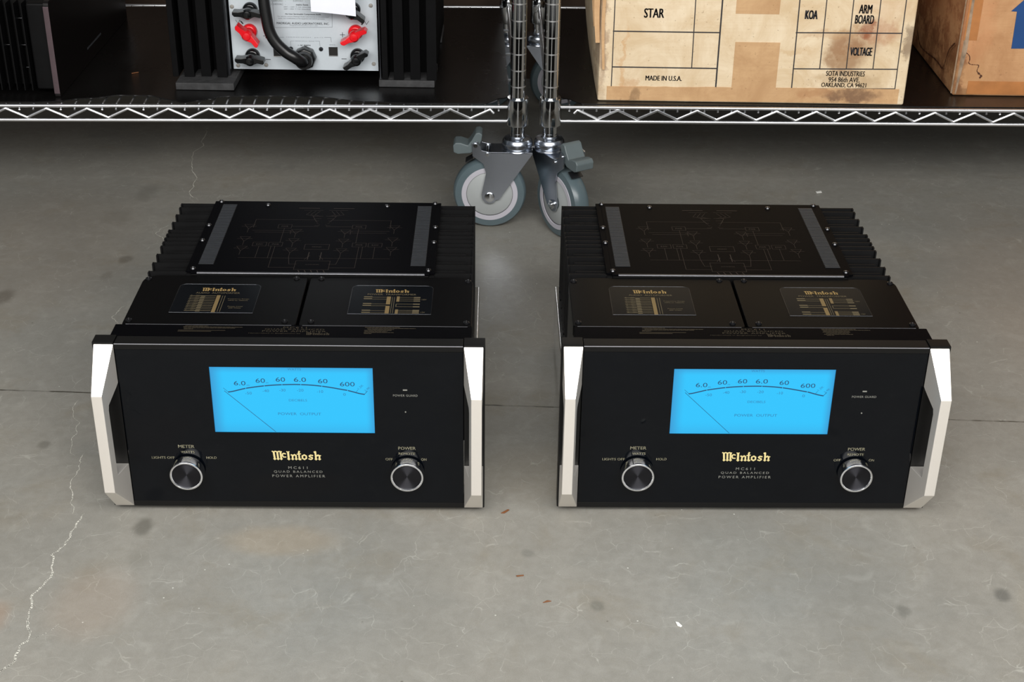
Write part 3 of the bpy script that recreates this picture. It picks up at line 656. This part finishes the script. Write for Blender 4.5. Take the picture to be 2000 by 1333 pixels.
liner('r', 'thin black plastic liner under the cartons on the right cart', (.058, 2.3275, 0), math.radians(1.2), 1, [(0, .034), (.03, .022), (.055, 0), (1.16, 0), (1.185, .034)])

# ---------------------------------------------------------------- monoblock amplifier seen from the back
def tower():
    t = thing('monoblock_amplifier', 'tall amplifier seen from behind, silver rear panel with red and black terminals between black heatsinks', 'amplifier', (0, 0, 0))
    B = .2190
    rz = math.radians(1.2); y0 = 2.425
    MB().box(-.478, -.245, y0+.008, 2.76, .238, .60).build('body', 'satin_black', t, bevel=.002)
    MB().box(-.232, -.2300, y0-.02, y0+.05, .232, .60).build('side_flange', 'amp_edge', t)
    MB().box(-.4945, -.4885, y0-.012, y0+.04, .232, .60).build('side_flange', 'amp_edge', t, bevel=.001)
    for (xa, xb, fx0, fx1) in ((-.585, -.495, -.5749, -.4762), (-.2280, -.138, -.2340, -.1389)):
        h = MB().box(xa+.004, xb-.002, y0+.02, 2.76, .232, .60)
        h.box(xa, xa+.010, y0-.022, y0+.021, .232, .60); 
        for k in range(3):
            c = xa+.022+k*.028; h.box(c, c+.013, y0-.018+.004*(k % 2), y0+.021, .232, .60)
            h.box(c-.002, c+.015, y0-.023+.004*(k % 2), y0-.016+.004*(k % 2), .232, .60)
        h.build('heatsink', 'tower_black', t, bevel=.0008)
        MB().box(fx0, fx1, 2.372 if fx0 < -.4 else 2.402, 2.50, B, B+.0125).build('foot_slab', 'slab', t, 'dusty grey foot slab', bevel=.0015)
        MB().box(fx0+.004, fx1-.004, y0-.015, 2.74, B+.0126, .2319).build('foot_block', 'slab', t)
        MB().box(fx0, fx1, 2.66, 2.74, B, B+.0125).build('foot_slab', 'slab', t, bevel=.0015)
    yp = y0+.005
    p = MB().box(-.4855, -.2367, yp, yp+.003, .2385, .60).build('rear_panel', 'amp_grey', t, 'silver rear panel')
    F = lambda u, v: (u, yp-.0004, v)
    def ink(nm, fn, mt='ink'):
        q = MB(); fn(q); q.build(nm, mt, p, smooth=False, bevel=-1)
    ink('maker_lettering', lambda q: q.text('MADRIGAL AUDIO LABORATORIES, INC.', F, -.3620, .3195, wd=.0890, h=.0042, bold=.01))
    ink('service_lettering', lambda q: q.text('No User Serviceable Components Inside', F, -.3610, .3354, wd=.0600, h=.0030, bold=.02))
    ink('fuse_lettering', lambda q: q.text('mains fuses', F, -.3618, .3520, wd=.0200, h=.0028, bold=.02))
    ink('mains_lettering', lambda q: q.text('~ ac mains', F, -.3622, .2822, wd=.0220, h=.0030, bold=.02))
    for (x, z) in ((-.4267, .2973), (-.2959, .3011)): ink('plus_mark', lambda q: q.line([(x-.004, z), (x+.004, z)], .0009, F).line([(x, z-.004), (x, z+.004)], .0009, F))
    for (x, z) in ((-.4251, .2560), (-.2950, .2590)): ink('minus_mark', lambda q: q.line([(x-.004, z), (x+.004, z)], .0010, F))
    for (x, z, s) in ((-.4700, .3210, 1), (-.2565, .3225, -1)):
        ink('polarity_mark', lambda q: q.line([(x-.006*s, z+.003), (x-.002*s, z-.003), (x+.001*s, z+.003), (x+.004*s, z-.001)], .0006, F).line([(x+.003*s, z+.0005), (x+.006*s, z-.003)], .0022, F))
    m = MB()
    m.text('For service, contact Madrigal Audio Laboratories or an authorized', F, -.3610, .3312, wd=.0860, h=.0022); m.text('dealer. Any modifications to this equipment will void all warranties.', F, -.3640, .3278, wd=.0790, h=.0022)
    m.text('designed and manufactured in USA', F, -.3610, .3158, wd=.0480, h=.0018)
    m.text('240VAC  -', F, -.4000, .3523, wd=.0220, h=.0030); m.text('200VAC  -', F, -.4000, .3580, wd=.0220, h=.0030); m.text('220VAC  -', F, -.3660, .3585, wd=.0220, h=.0030)
    m.text('100V ~ 120V  T 15A  (slow-blow rating) 250V', F, -.3600, .3475, wd=.0660, h=.0024); m.text('200V ~ 240V  T 7.5A  (slow-blow rating) 250V', F, -.3620, .3440, wd=.0620, h=.0024)
    m.text('communication  ports', F, -.3606, .2956, wd=.0620, h=.0024, sp=1.6); m.text('remote turn-on  (active)', F, -.3609, .2892, wd=.0330, h=.0020); m.text('slave in', F, -.3140, .2835, wd=.0100, h=.0018)
    m.line([(-.4114, .3620), (-.4101, .3118), (-.3127, .3141), (-.3120, .3500)], .0005, F)
    m.line([(-.4040, .2760), (-.4040, .2950), (-.3960, .2952)], .0005, F); m.line([(-.3270, .2962), (-.3160, .2962), (-.3155, .2880)], .0005, F)
    m.line([(-.3850, .2800), (-.3850, .2890), (-.3790, .2892)], .0004, F); m.line([(-.3430, .2896), (-.3355, .2896), (-.3350, .2800)], .0004, F)
    for x, z in ((-.4150, .3523), (-.4150, .3582)): m.line([(x+.0018*math.cos(a), z+.0018*math.sin(a)) for a in [i*PI/4 for i in range(9)]], .0004, F)
    m.build('lettering', 'ink_grey', p, 'small grey printed lettering', smooth=False, bevel=-1)
    for (x, z) in ((-.4804, .3467), (-.4778, .2444), (-.4293, .2460), (-.2919, .2490), (-.2444, .2507), (-.2463, .3520)):
        MB().lathe([(.0008, yp-.0008), (.0010, yp-.0016), (.0030, yp-.0014), (.0036, yp-.0002), (.0036, yp)], 18, (x, 0, z), 'y').build('screw', 'bright_screw', p)
    for (x, z) in ((-.3129, .2722), (-.4076, .2698)):
        MB().box(x-.0075, x+.0075, yp-.0012, yp, z-.0072, z+.0072).build('port_socket', 'dark', p); MB().box(x-.0075, x+.0075, yp-.0016, yp-.0004, z-.0086, z-.0074).build('socket_lip', 'groove', p)
    for (x, z) in ((-.3337, .2755), (-.3850, .2755)):
        MB().lathe([(.0014, yp-.001), (.0018, yp-.0022), (.0032, yp-.002), (.0038, yp-.0002)], 18, (x, 0, z), 'y').build('jack_socket', 'amp_edge', p)
    for (x, z, mt, a, nm) in ((-.4496, .3428, 'black_plastic', .10, 'black'), (-.4531, .3058, 'red', -.62, 'red'), (-.4510, .2629, 'black_plastic', .10, 'black'), (-.2759, .3455, 'black_plastic', -.35, 'black'), (-.2730, .3068, 'red', .65, 'red'), (-.2711, .2656, 'black_plastic', .75, 'black')):
        b = MB().lathe([(.0125, yp), (.0125, yp-.006), (.0110, yp-.0085), (.0085, yp-.0095), (.0085, yp-.020), (.0092, yp-.024), (.0088, yp-.033), (.0060, yp-.0365), (.0015, yp-.0375)], 32, (x, 0, z), 'y').build('binding_post', mt, p, nm+' terminal')
        wgs = MB()
        for s_ in (1, -1):
            pl = [(s_*.004, .0065), (s_*.014, .0050), (s_*.0235, .0060*s_*1.0 if False else .0045), (s_*.0245, -.0010), (s_*.0215, -.0040), (s_*.012, -.0035), (s_*.004, -.0070)]
            v0 = len(wgs.v); wgs.prism(pl, yp-.034, yp-.014, 'y')
            for i in range(v0, len(wgs.v)):
                q = wgs.v[i]; r_ = abs(q[0])/.0245; wgs.v[i] = (q[0], q[1]-(0.004*r_), q[2]-s_*.004*r_*r_)
        wgs.build('wing', mt, b, bevel=.0011, xf=Matrix.Translation((x, 0, z)) @ Matrix.Rotation(-a, 4, 'Y'), seg=2)
        b.parent = t
    n = MB().lathe([(.0195, yp), (.0195, yp-.014), (.0175, yp-.018), (.0140, yp-.0185), (.0140, yp-.026), (.0125, yp-.029)], 8, (-.3608, 0, .2620), 'y'); n.build('cord_gland', 'black_plastic', t, bevel=.001)
    MB().lathe([(.0140, yp-.018), (.0152, yp-.020), (.0152, yp-.026), (.0138, yp-.030)], 28, (-.3608, 0, .2620), 'y').build('gland_ring', 'cable', t)
    cp = [(-.3608, yp-.026, .262), (-.3625, yp-.038, .2650), (-.3728, yp-.045, .2745), (-.3887, yp-.045, .2850), (-.4032, yp-.045, .3006), (-.4123, yp-.044, .3197), (-.4165, yp-.042, .3457), (-.4190, yp-.040, .3714), (-.4200, yp-.036, .4100), (-.4190, yp-.026, .4900), (-.4150, yp-.024, .5700), (-.4100, yp+.02, .6120), (-.4050, yp+.10, .6110)]
    MB().tube(catmull(cp, 8), .0098, 18).build('power_cord', 'cable', t, 'thick black cord')
tower()
pg = MB(); n = 8; vs = []
for i in range(n+1):
    q = i/n
    for (xa, za, xb, zb) in ((-.3411, .3520, -.2680, .3455), ): pass
    x = -.3411+(.0741)*q; z0 = .3525-.0070*q
    for yy, zz in ((2.3870, z0), (2.3880, z0+.06), (2.4080, z0+.16), (2.4088, z0+.16), (2.3888, z0+.06), (2.3877, z0)): vs.append((x-.001*(zz > z0), yy+.002*math.sin(q*PI), zz))
fs = [(i*6+k, i*6+(k+1) % 6, (i+1)*6+(k+1) % 6, (i+1)*6+k) for i in range(n) for k in range(6)]+[tuple(range(6)), tuple(n*6+k for k in range(6))[::-1]]
tag(pg.add(vs, fs).build('paper_tag', 'paper'), 'blank white paper tag hanging over the silver rear panel', 'paper')

# ---------------------------------------------------------------- finned amplifier at the left edge
def rack_amp():
    t = thing('power_amplifier', 'low black amplifier at the left edge, finned side forward, dark faceplate turned right', 'amplifier', (0, 0, 0))
    Z0, Z1 = .2190, .3790
    pl = MB().prism([(2.3262, Z0+.004), (2.3275, Z0), (2.790, Z0), (2.790, Z1), (2.332, Z1), (2.3275, Z1-.003), (2.3262, Z1-.010)], -.7660, -.7572, 'x').build('faceplate', 'face_black', t, 'dark faceplate', bevel=.0006)
    MB().box(-.7662, -.7570, 2.3250, 2.3263, Z0+.006, Z1-.008).build('edge_strip', 'pink_edge', pl, 'rosy metal edge', bevel=.0005)
    F = lambda u, v: (-.7569, u, v); m = MB(); u = 2.507
    for ch in range(14):
        l = random.uniform(.0035, .006); m.line([(u, .2440), (u+l*.5, .2475)], .0009, F); m.line([(u+l*.5, .2475), (u+l*.8, .2438)], .0009, F); u += .0068
    m.build('faceplate_lettering', 'ink_grey', pl, 'small grey lettering', smooth=False, bevel=-1)
    MB().box(-1.12, -.7665, 2.362, 2.780, .228, Z1-.004).build('body', 'satin_black', t, bevel=.002)
    MB().box(-.7985, -.7665, 2.338, 2.363, .2275, Z1-.006).build('corner_panel', 'fin_black', t, bevel=.004)
    h = MB()
    for k in range(24):
        x = -.8050-k*.0128; h.box(x-.0009, x+.0009, 2.336, 2.363, .2265, Z1-.006)
    h.build('heatsink', 'fin_black', t, smooth=False)
    for (x, z) in ((-.8100, .262), (-.8150, .300), (-.8420, .300), (-.8150, .345), (-.8700, .280)): MB().lathe([(.0012, 0), (.0012, .010)], 10, (x-.005, 2.350, z), 'x').build('clip', 'screw', t)
    for fx in (-1.09, -.80):
        for fy in (2.40, 2.74): MB().lathe([(.015, Z0), (.016, Z0+.002), (.014, .2281)], 20, (fx, fy, 0)).build('foot', 'rubber', t)
rack_amp()
pp = [(-.7860, .2420+.16), (-.7820, .2165+.005), (-.7790, .2300), (-.7730, .2400), (-.7560, .2600), (-.7500, .2420+.16)]
tag(MB().prism(pp, 2.812, 2.8125, 'y').build('paper_sheet', 'grey_paper'), 'grey pointed paper corner hanging behind the dark faceplate', 'paper')

# ---------------------------------------------------------------- cartons
def carton(name, label, x0, x1, y0, y1, z0, z1, mat, bulge):
    bm = bmesh.new(); bmesh.ops.create_cube(bm, size=1)
    bmesh.ops.subdivide_edges(bm, edges=bm.edges[:], cuts=12, use_grid_fill=True)
    for v in bm.verts:
        q = v.co*2; fx, fz, fy = q.x, q.z, q.y
        x = (x0+x1)/2+q.x*(x1-x0)/2; y = (y0+y1)/2+q.y*(y1-y0)/2; z = z0+(q.z+1)/2*(z1-z0)
        if abs(q.x) > .999:
            x += math.copysign(bulge*(1-q.y*q.y)*max(0, 1-q.z*q.z*.9), q.x)
        v.co = (x, y, z)
    es = [e for e in bm.edges if e.calc_face_angle(0) > 1.0]
    bmesh.ops.bevel(bm, geom=es, offset=.0035, segments=3, affect='EDGES', profile=.5)
    me = bpy.data.meshes.new(name); bm.to_mesh(me); bm.free(); me.shade_smooth(); me.set_sharp_from_angle(angle=.8); me.materials.append(M[mat])
    return me
def carton_a():
    t = thing('cardboard_box', 'pale worn carton printed with black grids and STAR and VOLTAGE, beside the chrome posts', 'box', (0, 0, 0))
    x0, x1, y0, z0, z1 = .1372, .6505, 2.3480, .2189, .62
    me = carton('box', '', x0, x1, y0, 2.80, z0, z1, 'carton', .020)
    b = bpy.data.objects.new('carton_body', me); COL.objects.link(b); b.parent = t
    yf = y0-.0004
    for nm, (a, bb, c, d) in (('tape_strip', (.3561, .4270, .3709, .52)), ('tape_strip', (.3598, .4335, .2440, .3236))):
        MB().box(a, bb, yf-.0003, yf+.0003, c, d).build(nm, 'tape', t, 'brown tape strip')
    m = MB(); n = 30
    top = [(.1520+(.6395-.1520)*i/n, .2447+random.uniform(-.0006, .0006)+.0030*i/n*.9) for i in range(n+1)]; bot = [(.6395-(.6395-.1520)*i/n, .2215) for i in range(n+1)]
    m.prism(top+bot, yf-.0004, yf+.0004, 'y').build('tape_strip', 'tape', t, 'brown tape strip along the bottom edge', smooth=False)
    F = lambda u, v: (u, yf-.0003, v); m = MB(); L = lambda a, b, w=.0015: m.line([a, b], w, F)
    L((.1585, .52), (.1593, .2448)); L((.2879, .52), (.2910, .2794)); L((.3326, .52), (.3335, .2462), .0024); L((.1584, .3389), (.3337, .3390), .0020); L((.1595, .2784), (.3335, .2783), .0020)
    L((.4565, .52), (.4600, .2455), .0018); L((.5003, .52), (.5031, .2805)); L((.5434, .52), (.5471, .2807)); L((.5872, .52), (.5912, .2812)); L((.6290, .52), (.6322, .2480))
    L((.4576, .3409), (.6301, .3424), .0018); L((.4603, .2798), (.6309, .2815), .0018); L((.4600, .2458), (.6322, .2480), .0012)
    B = .035
    m.text('STAR', F, .2235, .3698, wd=.0320, h=.0155, bold=B); m.text('MADE IN U.S.A.', F, .2458, .2602, wd=.0600, h=.0086, bold=B)
    m.text('KOA', F, .4795, .3710, wd=.0195, h=.0148, bold=B+.02); m.text('ARM', F, .5664, .3816, wd=.0205, h=.0145, bold=B); m.text('BOARD', F, .5668, .3645, wd=.0300, h=.0145, bold=B)
    m.text('VOLTAGE', F, .5680, .3107, wd=.0355, h=.0140, bold=B+.01)
    m.text('SOTA INDUSTRIES', F, .5468, .2728, wd=.0640, h=.0088, bold=.02); m.text('954 86th AVE.', F, .5460, .2622, wd=.0520, h=.0084, bold=.02); m.text('OAKLAND, CA 94621', F, .5463, .2525, wd=.0745, h=.0088, bold=.02)
    m.build('printed_lettering', 'carton_ink', t, 'black printed grid and lettering', smooth=False, bevel=-1)
    # torn flaps hanging at the left corner
    for (a, zt, zb, w_, dy) in ((-.0075, .50, .318, .011, .012), (.0035, .50, .275, .006, .004), (-.0125, .50, .340, .006, .03)):
        xx = x0+a; k = 12; vs = []
        for i in range(k+1):
            q = i/k; z = zt+(zb-zt)*q; ww = w_*(1-.35*q*q); cx = xx+.0015*math.sin(q*7)+.003*q; yy = y0+dy-.0065*q
            for (dx, dyy) in ((-ww/2, 0), (ww/2, 0), (ww/2, .0008), (-ww/2, .0008)): vs.append((cx+dx, yy+dyy-.003, z))
        fs = [(i*4+j, i*4+(j+1) % 4, (i+1)*4+(j+1) % 4, (i+1)*4+j) for i in range(k) for j in range(4)]+[(0, 1, 2, 3), tuple(k*4+j for j in (3, 2, 1, 0))]
        MB().add(vs, fs).build('torn_flap', 'tape', t, 'torn strip of tape')
carton_a()
def carton_b():
    t = thing('cardboard_box', 'brown carton with a blue arrow and stained corner, at the right edge', 'box', (0, 0, 0))
    x0, y0, z0, z1 = .7460, 2.4030, .2189, .62
    me = carton('box', '', x0, 1.20, y0, 2.84, z0, z1, 'carton2', .006)
    b = bpy.data.objects.new('carton_body', me); COL.objects.link(b); b.parent = t
    yf = y0-.0005
    MB().box(.770, 1.19, yf-.0003, yf+.0004, .2222, .2450).build('tape_strip', 'tape2', t, 'brown tape along the bottom edge')
    MB().box(.7500, .7725, yf-.0003, yf+.0004, .3160, .50).build('tape_strip', 'tape2', t, 'brown tape over the corner', smooth=False)
    m = MB(); m.add([(.7440, y0+.004, .222), (.7520, y0-.0012, .222), (.7590, y0-.0012, .300), (.7560, y0-.0012, .50), (.7450, y0+.0045, .50)], [(0, 1, 2, 3, 4)])
    m.build('clear_tape', 'clear_tape', t, 'wrinkled clear tape on the corner', smooth=False)
    MB().prism([(.8328, .3028), (.8312, .3660), (.8215, .3664), (.8520, .3990), (.8825, .3672), (.8728, .3668), (.8733, .3034)], yf-.0003, yf+.0003, 'y').build('printed_arrow', 'navy', t, 'blue printed arrow', smooth=False)
    # dried stain outlines
    F = lambda u, v: (u, yf-.0004, v); m = MB()
    pts = catmull([(.7540, .3060, 0), (.7560, .2980, 0), (.7580, .2950, 0), (.7640, .2900, 0), (.7660, .2830, 0), (.7655, .2770, 0), (.7700, .2745, 0), (.7780, .2740, 0), (.7830, .2725, 0), (.7815, .2640, 0), (.7840, .2600, 0), (.7900, .2545, 0), (.7880, .2510, 0)], 6)
    for i, (a, b_) in enumerate(zip(pts[:-1], pts[1:])): m.line([(a.x, a.y), (b_.x, b_.y)], random.uniform(.0004, .0016)*(2.2 if i < 8 or i > 60 else 1), F)
    m.build('stain', 'stain', t, 'dried brown stain', smooth=False, bevel=-1)
    G = lambda u, v: (x0-.0066, u, v); m = MB()
    pts = catmull([(2.411, .3080, 0), (2.435, .2910, 0), (2.445, .2750, 0), (2.458, .2500, 0), (2.485, .2490, 0), (2.514, .2485, 0), (2.555, .2440, 0), (2.584, .2415, 0), (2.62, .2425, 0), (2.65, .2600, 0)], 8)
    for i, (a, b_) in enumerate(zip(pts[:-1], pts[1:])): m.line([(a.x, a.y), (b_.x, b_.y)], random.uniform(.001, .0045), G)
    m.build('stain', 'stain', t, 'dried brown stain', smooth=False, bevel=-1)
carton_b()

# ---------------------------------------------------------------- crumbs on the floor and shelf
def bit(name, label, pts, z, mat, cat, h=.0012, group=None):
    cx = sum(p[0] for p in pts)/len(pts); cy = sum(p[1] for p in pts)/len(pts)
    o = MB().prism([(a-cx, b-cy) for a, b in pts], 0, h, 'z').build(name, mat, smooth=False, bevel=h*.3); o.location = (cx, cy, z); return tag(o, label, cat, group)
bit('paint_chip', 'white paint chip lying on the concrete before the right amplifier', [(.1835, 1.2610), (.1868, 1.2600), (.1905, 1.2540), (.1888, 1.2520), (.1850, 1.2545)], 0.0004, 'chip', 'chip')
bit('wood_splinter', 'small brown splinter on the concrete below the gap between the amplifiers', [(-.0105, 1.4610), (-.0020, 1.4690), (.0000, 1.4680), (-.0060, 1.4610)], 0.0004, 'wood', 'splinter')
bit('wood_splinter', 'small brown splinter on open concrete, middle of three down the centre', [(.0085, 1.3385), (.0175, 1.3400), (.0175, 1.3388), (.0100, 1.3368)], 0.0004, 'wood', 'splinter')
bit('wood_splinter', 'small brown splinter lowest on the concrete, above a dark round stain', [(.0385, 1.2905), (.0435, 1.2945), (.0485, 1.2935), (.0440, 1.2922)], 0.0004, 'wood', 'splinter')
bit('paint_chip', 'white fleck on the concrete behind the right amplifier', [(.5530, 2.4920), (.5640, 2.4960), (.5640, 2.4890), (.5540, 2.4860)], 0.0004, 'chip', 'chip')
bit('wood_splinter', 'orange splinter on the black shelf liner beside the dark faceplate', [(-.6700, 2.4560), (-.6590, 2.4620), (-.6585, 2.4605), (-.6690, 2.4540)], .2187, 'wood', 'splinter')
